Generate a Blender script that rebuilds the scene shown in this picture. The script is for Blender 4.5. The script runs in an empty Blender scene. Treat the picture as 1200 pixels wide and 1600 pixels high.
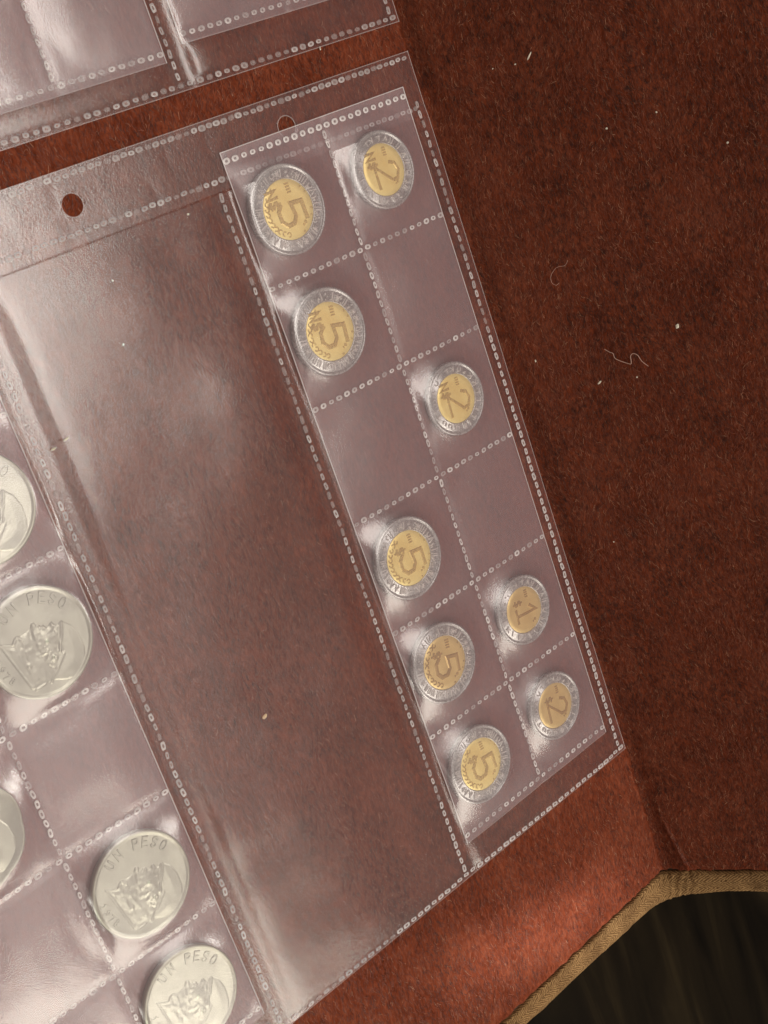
import bpy, bmesh, math, random
import numpy as np
from mathutils import Matrix, Vector

MM = 0.001
SC = bpy.context.scene
COL = SC.collection
R = math.radians
rng = np.random.default_rng(7)
random.seed(7)

# ------------------------------------------------------------------ camera
RM = np.array([[0.725229, 0.316647, -0.611374], [-0.427094, 0.903377, -0.038748], [0.540032, 0.289215, 0.790393]])
CAMP = np.array([-210.934, -8.132, -327.078])
D = np.diag([1.0, -1.0, -1.0])
cam = bpy.data.cameras.new('camera')
cam.sensor_fit = 'VERTICAL'
cam.sensor_height = 24.0
cam.lens = 2141.754 / 1600 * 24.0
cam.clip_start = 0.01
cam.clip_end = 50
co = bpy.data.objects.new('camera', cam)
COL.objects.link(co)
rx, ry, rz = D @ RM[0], -(D @ RM[1]), -(D @ RM[2])
pw = D @ CAMP * MM
co.matrix_world = Matrix(((rx[0], ry[0], rz[0], pw[0]), (rx[1], ry[1], rz[1], pw[1]), (rx[2], ry[2], rz[2], pw[2]), (0, 0, 0, 1)))
SC.camera = co

# ------------------------------------------------------------------ light
w = bpy.data.worlds.new('World')
SC.world = w
w.use_nodes = True
bg = w.node_tree.nodes['Background']
bg.inputs['Color'].default_value = (1.0, 0.90, 0.76, 1)
bg.inputs['Strength'].default_value = 0.20
SC.view_settings.view_transform = 'Standard'
SC.view_settings.look = 'None'
SC.view_settings.exposure = 0.0
SC.view_settings.gamma = 1.0
SC.cycles.transparent_max_bounces = 40
SC.cycles.max_bounces = 10
SC.cycles.sample_clamp_indirect = 4.0


def lamp(name, kind, loc, target, power, color, **kw):
    l = bpy.data.lights.new(name, kind)
    l.energy = power
    l.color = color
    for k, v in kw.items():
        setattr(l, k, v)
    o = bpy.data.objects.new(name, l)
    COL.objects.link(o)
    o.location = loc
    d = Vector(target) - Vector(loc)
    o.rotation_euler = d.to_track_quat('-Z', 'Y').to_euler()
    return o


# ceiling lamp that gives the shade above each coin
lamp('ceiling_lamp', 'AREA', (0.05, -1.60, 1.40), (0, -0.12, 0), 19.0, (1.0, 0.93, 0.80), shape='DISK', size=1.2)
# second, smaller lamp to the left; it makes the hot glints on the film beside the coins
lamp('side_lamp', 'AREA', (-1.40, -0.95, 1.25), (0, -0.12, 0), 6.0, (1.0, 0.95, 0.84), shape='DISK', size=0.34)
# far lamp behind the raised cover; only the left part of the page sees it
lamp('far_lamp', 'AREA', (1.25, -0.50, 1.30), (-0.1, -0.12, 0), 5.0, (1.0, 0.95, 0.86), shape='DISK', size=0.30)
# pale ceiling panels mirrored in the plastic at the left: a bright one and a dimmer one beside it
lamp('ceiling_panel', 'AREA', (0.43, 0.16, 1.65), (0.43, 0.16, 0), 11.0, (1.0, 0.93, 0.85), shape='RECTANGLE', size=0.50, size_y=1.05)
lamp('ceiling_panel', 'AREA', (0.33, -0.82, 1.65), (0.33, -0.82, 0), 1.15, (1.0, 0.94, 0.88), shape='RECTANGLE', size=0.62, size_y=0.80)
# added spot, stretched to lay a narrow light patch along the album's lower edge
sp = lamp('patch_spot', 'SPOT', (0.02, -0.45, 0.75), (0.020, -0.2715, 0), 31.0, (1.0, 0.98, 0.95), spot_size=R(2.3), spot_blend=1.0, shadow_soft_size=0.012)
sp.rotation_euler.rotate_axis('Z', R(-14))
sp.scale = (4.0, 1, 1)


# ------------------------------------------------------------------ node helpers
def newmat(name):
    m = bpy.data.materials.new(name)
    m.use_nodes = True
    nt = m.node_tree
    nt.nodes.clear()
    out = nt.nodes.new('ShaderNodeOutputMaterial')
    return m, nt, out


def nd(nt, typ, **ins):
    n = nt.nodes.new(typ)
    for k, v in ins.items():
        if k.startswith('_'):
            setattr(n, k[1:], v)
        else:
            n.inputs[k.replace('__', ' ')].default_value = v
    return n


def ramp(nt, fac, stops):
    n = nt.nodes.new('ShaderNodeValToRGB')
    e = n.color_ramp.elements
    while len(e) < len(stops):
        e.new(0.5)
    for el, (p, c) in zip(e, stops):
        el.position = p
        el.color = (*c, 1)
    nt.links.new(fac, n.inputs['Fac'])
    return n.outputs['Color']


def mapped(nt, scale, coord='Object'):
    tc = nt.nodes.new('ShaderNodeTexCoord')
    mp = nt.nodes.new('ShaderNodeMapping')
    mp.inputs['Scale'].default_value = scale
    nt.links.new(tc.outputs[coord], mp.inputs['Vector'])
    return mp.outputs['Vector']


def felt_mat(name, dark, mid, light):
    m, nt, out = newmat(name)
    L = nt.links
    b = nd(nt, 'ShaderNodeBsdfPrincipled', Roughness=1.0)
    b.inputs['Specular IOR Level'].default_value = 0.05
    b.inputs['Sheen Weight'].default_value = 0.06
    b.inputs['Sheen Roughness'].default_value = 0.5
    b.inputs['Sheen Tint'].default_value = (1.0, 0.72, 0.55, 1)
    v1 = mapped(nt, (900, 320, 900))
    n1 = nd(nt, 'ShaderNodeTexNoise', Scale=1.0, Detail=5.0, Roughness=0.65, Distortion=0.6)
    L.new(v1, n1.inputs['Vector'])
    v2 = mapped(nt, (70, 45, 70))
    n2 = nd(nt, 'ShaderNodeTexNoise', Scale=1.0, Detail=4.0, Roughness=0.6)
    L.new(v2, n2.inputs['Vector'])
    mx = nd(nt, 'ShaderNodeMix', _data_type='FLOAT', Factor=0.4)
    L.new(n1.outputs['Fac'], mx.inputs['A'])
    L.new(n2.outputs['Fac'], mx.inputs['B'])
    c = ramp(nt, mx.outputs['Result'], [(0.34, dark), (0.5, mid), (0.68, light)])
    L.new(c, b.inputs['Base Color'])
    bp = nd(nt, 'ShaderNodeBump', Strength=1.0, Distance=0.0012)
    L.new(n1.outputs['Fac'], bp.inputs['Height'])
    L.new(bp.outputs['Normal'], b.inputs['Normal'])
    L.new(b.outputs['BSDF'], out.inputs['Surface'])
    return m


def fibre_mat(name, stops):
    m, nt, out = newmat(name)
    b = nd(nt, 'ShaderNodeBsdfPrincipled', Roughness=0.5)
    b.inputs['Specular IOR Level'].default_value = 0.35
    g = nt.nodes.new('ShaderNodeNewGeometry')
    c = ramp(nt, g.outputs['Random Per Island'], stops)
    L = nt.links
    n1 = nd(nt, 'ShaderNodeTexNoise', Scale=1.0, Detail=4.0, Roughness=0.6, Distortion=0.5)
    L.new(mapped(nt, (1250, 430, 560)), n1.inputs['Vector'])
    n2 = nd(nt, 'ShaderNodeTexNoise', Scale=1.0, Detail=3.0, Roughness=0.6)
    L.new(mapped(nt, (75, 40, 50)), n2.inputs['Vector'])
    ad = nd(nt, 'ShaderNodeMix', _data_type='FLOAT', Factor=0.35)
    L.new(n1.outputs['Fac'], ad.inputs['A'])
    L.new(n2.outputs['Fac'], ad.inputs['B'])
    tuft = ramp(nt, ad.outputs['Result'], [(0.39, (0.22, 0.20, 0.20)), (0.50, (0.82, 0.82, 0.82)), (0.62, (1.08, 1.08, 1.08))])
    mc = nd(nt, 'ShaderNodeMix', _data_type='RGBA', _blend_type='MULTIPLY')
    mc.inputs['Factor'].default_value = 1.0
    L.new(c, mc.inputs['A'])
    L.new(tuft, mc.inputs['B'])
    L.new(mc.outputs['Result'], b.inputs['Base Color'])
    nt.links.new(b.outputs['BSDF'], out.inputs['Surface'])
    return m


def film_mat(name, haze, f0, rough, bump, tint=(0.97, 0.96, 0.97), grain=1500):
    """clear plastic film: see-through, a little milky, mirrors lamps more at a slant (same from both sides)"""
    m, nt, out = newmat(name)
    L = nt.links
    tr = nd(nt, 'ShaderNodeBsdfTransparent', Color=(*tint, 1))
    df = nd(nt, 'ShaderNodeBsdfDiffuse', Color=(0.90, 0.71, 0.76, 1))
    gl = nd(nt, 'ShaderNodeBsdfAnisotropic', Color=(1, 1, 1, 1), Roughness=rough)
    v = mapped(nt, (grain, grain, grain))
    n = nd(nt, 'ShaderNodeTexNoise', Scale=1.0, Detail=3.0, Roughness=0.6)
    L.new(v, n.inputs['Vector'])
    bp = nd(nt, 'ShaderNodeBump', Strength=bump, Distance=0.0001)
    L.new(n.outputs['Fac'], bp.inputs['Height'])
    L.new(bp.outputs['Normal'], gl.inputs['Normal'])
    tl = nd(nt, 'ShaderNodeBsdfTranslucent', Color=(0.86, 0.70, 0.74, 1))
    hz = nd(nt, 'ShaderNodeMixShader', Fac=0.4)
    L.new(df.outputs[0], hz.inputs[1])
    L.new(tl.outputs[0], hz.inputs[2])
    m1 = nd(nt, 'ShaderNodeMixShader', Fac=haze)
    L.new(tr.outputs[0], m1.inputs[1])
    L.new(hz.outputs[0], m1.inputs[2])
    lw = nd(nt, 'ShaderNodeLayerWeight', Blend=0.5)
    p = nd(nt, 'ShaderNodeMath', _operation='POWER')
    p.inputs[1].default_value = 4.0
    L.new(lw.outputs['Facing'], p.inputs[0])
    ma = nd(nt, 'ShaderNodeMath', _operation='MULTIPLY_ADD', _use_clamp=True)
    ma.inputs[1].default_value = 1 - f0
    ma.inputs[2].default_value = f0
    L.new(p.outputs[0], ma.inputs[0])
    m2 = nd(nt, 'ShaderNodeMixShader')
    L.new(ma.outputs[0], m2.inputs[0])
    L.new(m1.outputs[0], m2.inputs[1])
    L.new(gl.outputs[0], m2.inputs[2])
    L.new(m2.outputs[0], out.inputs['Surface'])
    return m


def metal_mat(name, col, col2, rough, diff=0.25, bump=0.25, scale=900):
    """worn coin metal: part mirror, part scattered by fine scratches and handling"""
    m, nt, out = newmat(name)
    L = nt.links
    b = nd(nt, 'ShaderNodeBsdfPrincipled', Roughness=rough)
    v = mapped(nt, (scale, scale, scale))
    n = nd(nt, 'ShaderNodeTexNoise', Scale=1.0, Detail=5.0, Roughness=0.6)
    L.new(v, n.inputs['Vector'])
    v2 = mapped(nt, (160, 160, 160))
    n2 = nd(nt, 'ShaderNodeTexNoise', Scale=1.0, Detail=3.0, Roughness=0.55)
    L.new(v2, n2.inputs['Vector'])
    c = ramp(nt, n2.outputs['Fac'], [(0.33, col2), (0.62, col)])
    L.new(c, b.inputs['Base Color'])
    b.inputs['Metallic'].default_value = 1.0 - diff
    rr = nd(nt, 'ShaderNodeMapRange')
    rr.inputs['To Min'].default_value = rough * 0.8
    rr.inputs['To Max'].default_value = min(1, rough * 1.3)
    L.new(n.outputs['Fac'], rr.inputs['Value'])
    L.new(rr.outputs['Result'], b.inputs['Roughness'])
    bp = nd(nt, 'ShaderNodeBump', Strength=bump, Distance=0.0001)
    L.new(n.outputs['Fac'], bp.inputs['Height'])
    L.new(bp.outputs['Normal'], b.inputs['Normal'])
    L.new(b.outputs['BSDF'], out.inputs['Surface'])
    return m


def weld_mat(name, alpha, rough=0.25):
    m, nt, out = newmat(name)
    L = nt.links
    tr = nd(nt, 'ShaderNodeBsdfTransparent', Color=(0.95, 0.94, 0.95, 1))
    b = nd(nt, 'ShaderNodeBsdfPrincipled', Roughness=rough)
    b.inputs['Base Color'].default_value = (0.86, 0.80, 0.80, 1)
    b.inputs['Specular IOR Level'].default_value = 0.9
    mx = nd(nt, 'ShaderNodeMixShader', Fac=alpha)
    L.new(tr.outputs[0], mx.inputs[1])
    L.new(b.outputs[0], mx.inputs[2])
    L.new(mx.outputs[0], out.inputs['Surface'])
    return m


def plain_mat(name, col, rough=0.8):
    m, nt, out = newmat(name)
    b = nd(nt, 'ShaderNodeBsdfPrincipled', Roughness=rough)
    v = mapped(nt, (2500, 2500, 2500))
    n = nd(nt, 'ShaderNodeTexNoise', Scale=1.0, Detail=2.0)
    nt.links.new(v, n.inputs['Vector'])
    c = ramp(nt, n.outputs['Fac'], [(0.3, tuple(x * 0.75 for x in col)), (0.7, col)])
    nt.links.new(c, b.inputs['Base Color'])
    nt.links.new(b.outputs[0], out.inputs['Surface'])
    return m


def binding_mat():
    m, nt, out = newmat('tan_twill_tape')
    L = nt.links
    b = nd(nt, 'ShaderNodeBsdfPrincipled', Roughness=0.8)
    b.inputs['Specular IOR Level'].default_value = 0.25
    uv = nt.nodes.new('ShaderNodeUVMap')
    sx = nt.nodes.new('ShaderNodeSeparateXYZ')
    L.new(uv.outputs[0], sx.inputs[0])

    def mth(op, a, bb=None, cc=None):
        n = nt.nodes.new('ShaderNodeMath')
        n.operation = op
        for i, x in enumerate((a, bb, cc)):
            if x is None:
                continue
            if isinstance(x, (int, float)):
                n.inputs[i].default_value = x
            else:
                L.new(x, n.inputs[i])
        return n.outputs[0]
    # herringbone: u and v are in millimetres
    vv = mth('ABSOLUTE', mth('SUBTRACT', mth('MODULO', mth('ADD', sx.outputs['Y'], 1.5), 7.0), 3.5))
    ns = nd(nt, 'ShaderNodeTexNoise', Scale=900.0, Detail=3.0)
    L.new(mapped(nt, (1, 1, 1)), ns.inputs['Vector'])
    ph = mth('ADD', mth('ADD', sx.outputs['X'], mth('MULTIPLY', vv, 1.3)), mth('MULTIPLY', ns.outputs['Fac'], 2.2))
    st = mth('MULTIPLY_ADD', mth('SINE', mth('MULTIPLY', ph, 2 * math.pi / 1.5)), 0.5, 0.5)
    fi = mth('MULTIPLY_ADD', mth('SINE', mth('MULTIPLY', sx.outputs['X'], 2 * math.pi / 0.33)), 0.12, 0.0)
    h = mth('ADD', mth('ADD', mth('MULTIPLY', st, 0.6), mth('MULTIPLY', ns.outputs['Fac'], 0.45)), fi)
    c = ramp(nt, h, [(0.1, (0.13, 0.062, 0.021)), (0.5, (0.28, 0.150, 0.056)), (0.9, (0.46, 0.275, 0.115))])
    dn = nd(nt, 'ShaderNodeTexNoise', Scale=110.0, Detail=4.0, Roughness=0.65)
    L.new(mapped(nt, (1, 1, 1)), dn.inputs['Vector'])
    dc = ramp(nt, dn.outputs['Fac'], [(0.34, (0.55, 0.50, 0.45)), (0.58, (1, 1, 1))])
    mc = nd(nt, 'ShaderNodeMix', _data_type='RGBA', _blend_type='MULTIPLY')
    mc.inputs['Factor'].default_value = 0.85
    L.new(c, mc.inputs['A'])
    L.new(dc, mc.inputs['B'])
    L.new(mc.outputs['Result'], b.inputs['Base Color'])
    bp = nd(nt, 'ShaderNodeBump', Strength=0.8, Distance=0.0005)
    L.new(h, bp.inputs['Height'])
    L.new(bp.outputs['Normal'], b.inputs['Normal'])
    L.new(b.outputs[0], out.inputs['Surface'])
    return m


def wood_mat():
    m, nt, out = newmat('dark_varnished_wood')
    L = nt.links
    b = nd(nt, 'ShaderNodeBsdfPrincipled', Roughness=0.35)
    b.inputs['Specular IOR Level'].default_value = 0.04
    v = mapped(nt, (55, 9, 30))
    n = nd(nt, 'ShaderNodeTexNoise', Scale=1.0, Detail=4.0, Roughness=0.55, Distortion=0.8)
    L.new(v, n.inputs['Vector'])
    c = ramp(nt, n.outputs['Fac'], [(0.32, (0.0020, 0.0011, 0.0005)), (0.57, (0.0085, 0.0052, 0.0020)), (0.78, (0.027, 0.018, 0.0075))])
    L.new(c, b.inputs['Base Color'])
    rr = nd(nt, 'ShaderNodeMapRange')
    rr.inputs['To Min'].default_value = 0.25
    rr.inputs['To Max'].default_value = 0.6
    L.new(n.outputs['Fac'], rr.inputs['Value'])
    L.new(rr.outputs['Result'], b.inputs['Roughness'])
    L.new(b.outputs[0], out.inputs['Surface'])
    return m


M = {}
M['felt'] = felt_mat('red_brown_felt', (0.085, 0.015, 0.006), (0.20, 0.042, 0.018), (0.32, 0.086, 0.043))
M['fibre'] = fibre_mat('felt_fibre', [(0.0, (0.080, 0.0145, 0.0065)), (0.5, (0.19, 0.041, 0.0195)), (0.93, (0.32, 0.095, 0.050)), (1.0, (0.50, 0.25, 0.15))])
M['tape'] = binding_mat()
M['board'] = plain_mat('brown_board', (0.10, 0.055, 0.03))
M['wood'] = wood_mat()
M['page_film'] = film_mat('page_film', 0.036, 0.065, 0.15, 0.4, tint=(0.985, 0.98, 0.98), grain=2000)
M['strip_film'] = film_mat('strip_film', 0.155, 0.046, 0.33, 0.45, tint=(0.99, 0.97, 0.98), grain=2000)
M['header_film'] = film_mat('header_film', 0.035, 0.065, 0.20, 0.55, tint=(0.985, 0.98, 0.98), grain=1300)
M['weld_rim'] = weld_mat('weld_rim', 0.56)
M['weld_core'] = weld_mat('weld_core', 0.22)
M['page_weld'] = weld_mat('page_weld_rim', 0.35)
M['fold'] = weld_mat('film_fold', 0.6)  # whitish, so the highlight along folded film edges sits in the colour
M['cut'] = weld_mat('film_cut_edge', 0.28)
M['steel'] = metal_mat('coin_steel', (0.53, 0.535, 0.525), (0.38, 0.385, 0.375), 0.26, 0.42, 0.10)
M['steel_glint'] = metal_mat('coin_steel_glint', (1.0, 1.0, 0.97), (0.85, 0.85, 0.82), 0.14, 0.55, 0.1)  # whiter than the ring's steel: glints of the relief put into the colour
M['bronze'] = metal_mat('coin_bronze', (1.0, 0.86, 0.36), (0.88, 0.70, 0.25), 0.36, 0.58)
M['bronze_shaded'] = metal_mat('coin_bronze_shaded', (0.76, 0.59, 0.23), (0.66, 0.50, 0.19), 0.26, 0.42)  # darker copy of the bronze; shade on the raised strokes is in the colour
M['bronze_dull_shaded'] = metal_mat('coin_bronze_dull_shaded', (0.66, 0.48, 0.20), (0.55, 0.39, 0.16), 0.24, 0.35)  # darker tone for relief on the dull discs, shading it by colour
M['bronze_dull'] = metal_mat('coin_bronze_tarnished', (0.86, 0.68, 0.30), (0.74, 0.56, 0.23), 0.32, 0.5)
M['nickel'] = metal_mat('coin_nickel', (0.46, 0.475, 0.385), (0.36, 0.37, 0.30), 0.30, 0.28, 0.05)
M['lint'] = plain_mat('pale_lint', (0.85, 0.76, 0.62))
M['crumb'] = plain_mat('tan_crumb', (0.75, 0.55, 0.36))
M['thread'] = plain_mat('pink_thread', (0.62, 0.38, 0.30))


# ------------------------------------------------------------------ object helpers
def link(name, me, parent=None, mats=()):
    o = bpy.data.objects.new(name, me)
    COL.objects.link(o)
    if parent is not None:
        o.parent = parent
    return o


def mesh(name, verts, faces, mats, smooth=True, midx=None, uv=None):
    """verts in millimetres"""
    me = bpy.data.meshes.new(name)
    v = np.asarray(verts, dtype=np.float64) * MM
    me.from_pydata(v.tolist(), [], faces if isinstance(faces, list) else faces.tolist())
    for m in (mats if isinstance(mats, (list, tuple)) else [mats]):
        me.materials.append(m)
    if smooth:
        me.polygons.foreach_set('use_smooth', np.ones(len(me.polygons), dtype=bool))
    if midx is not None:
        me.polygons.foreach_set('material_index', np.asarray(midx, dtype=np.int32))
    if uv is not None:
        ul = me.uv_layers.new(name='UVMap')
        li = np.empty(len(me.loops), dtype=np.int32)
        me.loops.foreach_get('vertex_index', li)
        ul.data.foreach_set('uv', np.asarray(uv, dtype=np.float32)[li].ravel())
    me.update()
    return me


def thing(name, loc, label, cat, group=None, rot=0.0):
    o = bpy.data.objects.new(name, None)
    COL.objects.link(o)
    o.location = Vector(loc) * MM
    o.rotation_euler = (0, 0, rot)
    o.empty_display_size = 0.01
    o['label'] = label
    o['category'] = cat
    if group:
        o['group'] = group
    return o


def grid_faces(nx, ny, mask=None):
    i = np.arange(nx - 1)[None, :] + np.arange(ny - 1)[:, None] * nx
    f = np.stack([i, i + 1, i + 1 + nx, i + nx], -1)[..., ::-1]
    if mask is not None:
        f = f[mask]
    return f.reshape(-1, 4)


def stuff(o):
    o['kind'] = 'stuff'
    return o


def vnoise(x, y, s, seed):
    """smooth value noise"""
    r = np.random.default_rng(seed)
    G = r.normal(size=(97, 97))
    u, v = (x / s) % 96, (y / s) % 96
    i, j = np.floor(u).astype(int), np.floor(v).astype(int)
    fu, fv = u - i, v - j
    fu, fv = fu * fu * fu * (fu * (6 * fu - 15) + 10), fv * fv * fv * (fv * (6 * fv - 15) + 10)
    i1, j1 = (i + 1) % 97, (j + 1) % 97
    return (G[i, j] * (1 - fu) + G[i1, j] * fu) * (1 - fv) + (G[i, j1] * (1 - fu) + G[i1, j1] * fu) * fv


# ------------------------------------------------------------------ table
tb = link('tabletop', mesh('tabletop', [(-900, -900, -5.2), (900, -900, -5.2), (900, 900, -5.2), (-900, 900, -5.2)], [(0, 1, 2, 3)], M['wood'], False))
tb['kind'] = 'structure'

# ------------------------------------------------------------------ album cover (x right, y = -down, z up; mm)
TH = R(67)
CT, ST = math.cos(TH), math.sin(TH)
X0 = 76.0
EDGE = 285.6
album = thing('coin_album', (X0, 0, 0), 'open album lined with red brown felt, tan twill tape along its lower edge', 'album')


def p2(s, y, h=0.0):
    """point on the raised right cover: s from the fold, y down, h above the felt (album local)"""
    return np.stack([s * CT - h * ST, -np.asarray(y, float), s * ST + h * CT], -1)


def felt_sheet(name, xs, ys, pos, h):
    X, Y = np.meshgrid(xs, ys)
    H = h(X, Y)
    P = pos(X, Y, H)
    # lower edge is a cut edge: turn it down a little
    V = P.reshape(-1, 3)
    return mesh(name, V, grid_faces(len(xs), len(ys)), M['felt'])


wob = lambda x: 0.35 * np.sin(x * 0.9) * np.sin(x * 0.23 + 1) + 0.25 * np.sin(x * 2.3 + .5)
xs1 = np.concatenate([np.arange(-250, -20, 2.0), np.arange(-20, 0.01, 0.8)])
ys1 = np.concatenate([np.arange(-300, 278, 2.5), np.linspace(278, EDGE, 8), [EDGE + 0.02]])


def pos1(X, Y, H):
    yy = Y + np.where(Y > EDGE - 1.2, wob(X), 0)
    zz = H - np.where(Y > EDGE, 1.0, 0)
    yy = yy + 0.015 * np.clip(-X, 0, 95) * np.clip((Y - 270) / 15, 0, 1)
    return np.stack([X, -yy, zz], -1)


fl1 = link('felt_lining', felt_sheet('felt_lining', xs1, ys1, pos1, lambda X, Y: 0.05 * vnoise(X + 500, Y + 500, 18, 1) * np.clip(-X / 10, 0, 1)), album)
xs2 = np.concatenate([np.arange(0, 20, 0.7), np.arange(20, 271, 2.5)])
ys2 = np.concatenate([np.arange(-300, 255, 2.5), np.arange(255, EDGE, 1.0), [EDGE, EDGE + 0.02]])


def h2(X, Y):
    h = 0.2 * vnoise(X + 300, Y + 500, 22, 2) * np.clip(X / 12, 0, 1)
    # hinge crease: a pinched ridge that fades upwards, with the hinge sunk beside it
    xr = 5.6 + np.clip((Y - 262) / 23, 0, 1) * 4.4
    fade = np.clip((Y - 250) / 22, 0, 1)
    h += 0.55 * fade * np.exp(-((X - xr) / 0.8) ** 2)
    h -= 0.5 * np.exp(-((X - 3.0) / 3.0) ** 2)
    return h * np.clip(X / 0.6, 0, 1)


def pos2(X, Y, H):
    yy = Y + np.where(Y > EDGE - 0.8, wob(X + 40), 0)
    hh = H - np.where(Y > EDGE, 1.0, 0)
    return p2(X, yy, hh)


fl2 = link('felt_lining', felt_sheet('felt_lining', xs2, ys2, pos2, h2), album)


def fibres(n, x0, x1, y0, y1, pos, short, seed):
    r = np.random.default_rng(seed)
    x = r.uniform(x0, x1, n)
    y = r.uniform(y0, y1, n)
    a = r.normal(math.pi / 2, 0.40, n) + 0.22 * vnoise(x + 400, y + 500, 9, seed + 1)
    ln = r.uniform(0.6, 2.3, n)
    cur = r.normal(0, 0.5, n)
    top = short * r.uniform(0.15, 1.0, n) ** 1.5
    wd = r.uniform(0.03, 0.065, n)
    V = []
    for t in (-0.5, 0.0, 0.5):
        aa = a + cur * t
        cx = x + ln * t * np.cos(aa)
        cy = y + ln * t * np.sin(aa)
        cz = top * (1 - (2 * t) ** 2 * 0.8) + 0.05
        px, py = -np.sin(aa) * wd, np.cos(aa) * wd
        V += [pos(cx - px, cy - py, cz), pos(cx + px, cy + py, cz)]
    V = np.stack(V, 1)
    b = np.arange(n)[:, None] * 6
    F = np.concatenate([b + np.array([[0, 1, 3, 2]]), b + np.array([[2, 3, 5, 4]])], 0)
    return mesh('felt_fibres', V.reshape(-1, 3), F, M['fibre'])


stuff(link('felt_fibres', fibres(130000, -245, -0.5, -75, EDGE - 0.8, lambda x, y, z: np.stack([x, -y, z], -1), 0.26, 11), fl1))
stuff(link('felt_fibres', fibres(170000, 0.6, 128, -75, EDGE - 0.8, lambda x, y, z: p2(x, y, z + h2(x, y)), 0.55, 12), fl2))


def fillet(t, r):
    T = r * math.tan(TH / 2)
    a = np.clip((t + T) / (2 * T), 0, 1) * TH
    x = np.where(t < -T, t, np.where(t > T, t * CT, -T + r * np.sin(a)))
    z = np.where(t < -T, 0, np.where(t > T, t * ST, r * (1 - np.cos(a))))
    return x, z, -np.sin(a), np.cos(a)


def tape():
    ts = np.concatenate([np.arange(-260, -30, 2.0), np.arange(-30, 30, 0.5), np.arange(30, 271, 2.0)])
    prof = [(0.0, -0.9), (0.02, -0.1), (0.35, 0.45), (1.0, 0.72), (2.5, 0.85), (4.5, 0.88), (6.5, 0.85), (8.5, 0.72), (10, 0.35), (11, -0.4), (11.6, -1.4), (11.7, -2.6), (11.3, -3.6)]
    V, UV = [], []
    acc = 0
    for k, (v, h) in enumerate(prof):
        if k:
            acc += math.hypot(v - prof[k - 1][0], h - prof[k - 1][1])
        x, z, nx, nz = fillet(ts, 0.6 + 1.05 * v)
        # the pinch where the hinge crease runs into the tape, and puckers round the bend
        pin = np.exp(-((ts - 9.9) / 0.9) ** 2) * math.exp(-(v / 2.5) ** 2) * 1.1
        puck = 0.28 * np.exp(-((ts - 2) / 9) ** 2) * (np.sin(ts * 1.9 + v * 0.8) + 0.6 * np.sin(ts * 3.1 - v * 1.4))
        puck = puck * min(1, v) + 0.12 * vnoise(ts + 300, np.full_like(ts, v + 40), 3.0, 5)
        hh = h - pin + (puck if 0 < k < 11 else 0)
        yw = 0.25 * np.sin(ts * 0.31 + 1) * (v < 1) + 0.3 * np.sin(ts * 0.17) * (v > 10)
        V.append(np.stack([x + nx * hh, -(EDGE + 0.7 + 0.80 * v + yw + 0.015 * np.clip(-ts, 0, 95) * max(0, 1 - v / 11.0) + 1.7 * np.exp(-(ts / 13) ** 2) * v / 11) + 0 * ts, z + nz * hh], -1))
        UV.append(np.stack([ts, np.full_like(ts, acc)], -1))
    return mesh('edge_binding', np.concatenate(V), grid_faces(len(ts), len(prof))[:, ::-1], M['tape'], uv=np.concatenate(UV))


link('edge_binding', tape(), album)


def board(name, poly):
    """closed slab under the felt"""
    n = len(poly)
    V = [(x, 300.0, z) for x, z in poly] + [(x, -(EDGE + 7.5), z) for x, z in poly]
    F = [(i, (i + 1) % n, n + (i + 1) % n, n + i) for i in range(n)] + [tuple(range(n))[::-1], tuple(range(n, 2 * n))]
    return mesh(name, V, F, M['board'], False)


link('cover_board', board('cover_board', [(-250, -0.9), (-0.8, -0.9), (1.2, -4.0), (-250, -4.0)]), album)
q = lambda s, h: tuple(p2(np.float64(s), 0.0, np.float64(h))[[0, 2]])
link('cover_board', board('cover_board', [q(0.9, -1.2), q(270, -1.2), q(270, -4.2), q(3, -4.2)]), album)

# ------------------------------------------------------------------ coins
COINS5 = [(14.4, 18.0), (14.2, 54.4), (14.1, 127.7), (13.8, 164.1), (14.2, 201.6)]
COINS2 = [(51.8, 17.7), (51.0, 90.5), (50.7, 164.9), (50.7, 201.2)]
PESOS = [(-101.6, 57.0), (-101.3, 94.0), (-102.6, 167.0), (-102.9, 204.6)]
HEPT = (-138.4, 129.7)
ZC = 0.55
T5, T2, TP = 1.95, 1.75, 1.95


def lathe(prof, seg=96, cap=False):
    a = np.arange(seg) * 2 * math.pi / seg
    V = [np.stack([r * np.cos(a), r * np.sin(a), np.full(seg, z)], -1) for r, z in prof]
    F = []
    for k in range(len(prof) - 1):
        for i in range(seg):
            j = (i + 1) % seg
            F.append((k * seg + i, k * seg + j, (k + 1) * seg + j, (k + 1) * seg + i))
    if cap:
        F.append(tuple(range((len(prof) - 1) * seg, len(prof) * seg)))
    return np.concatenate(V), F


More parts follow.
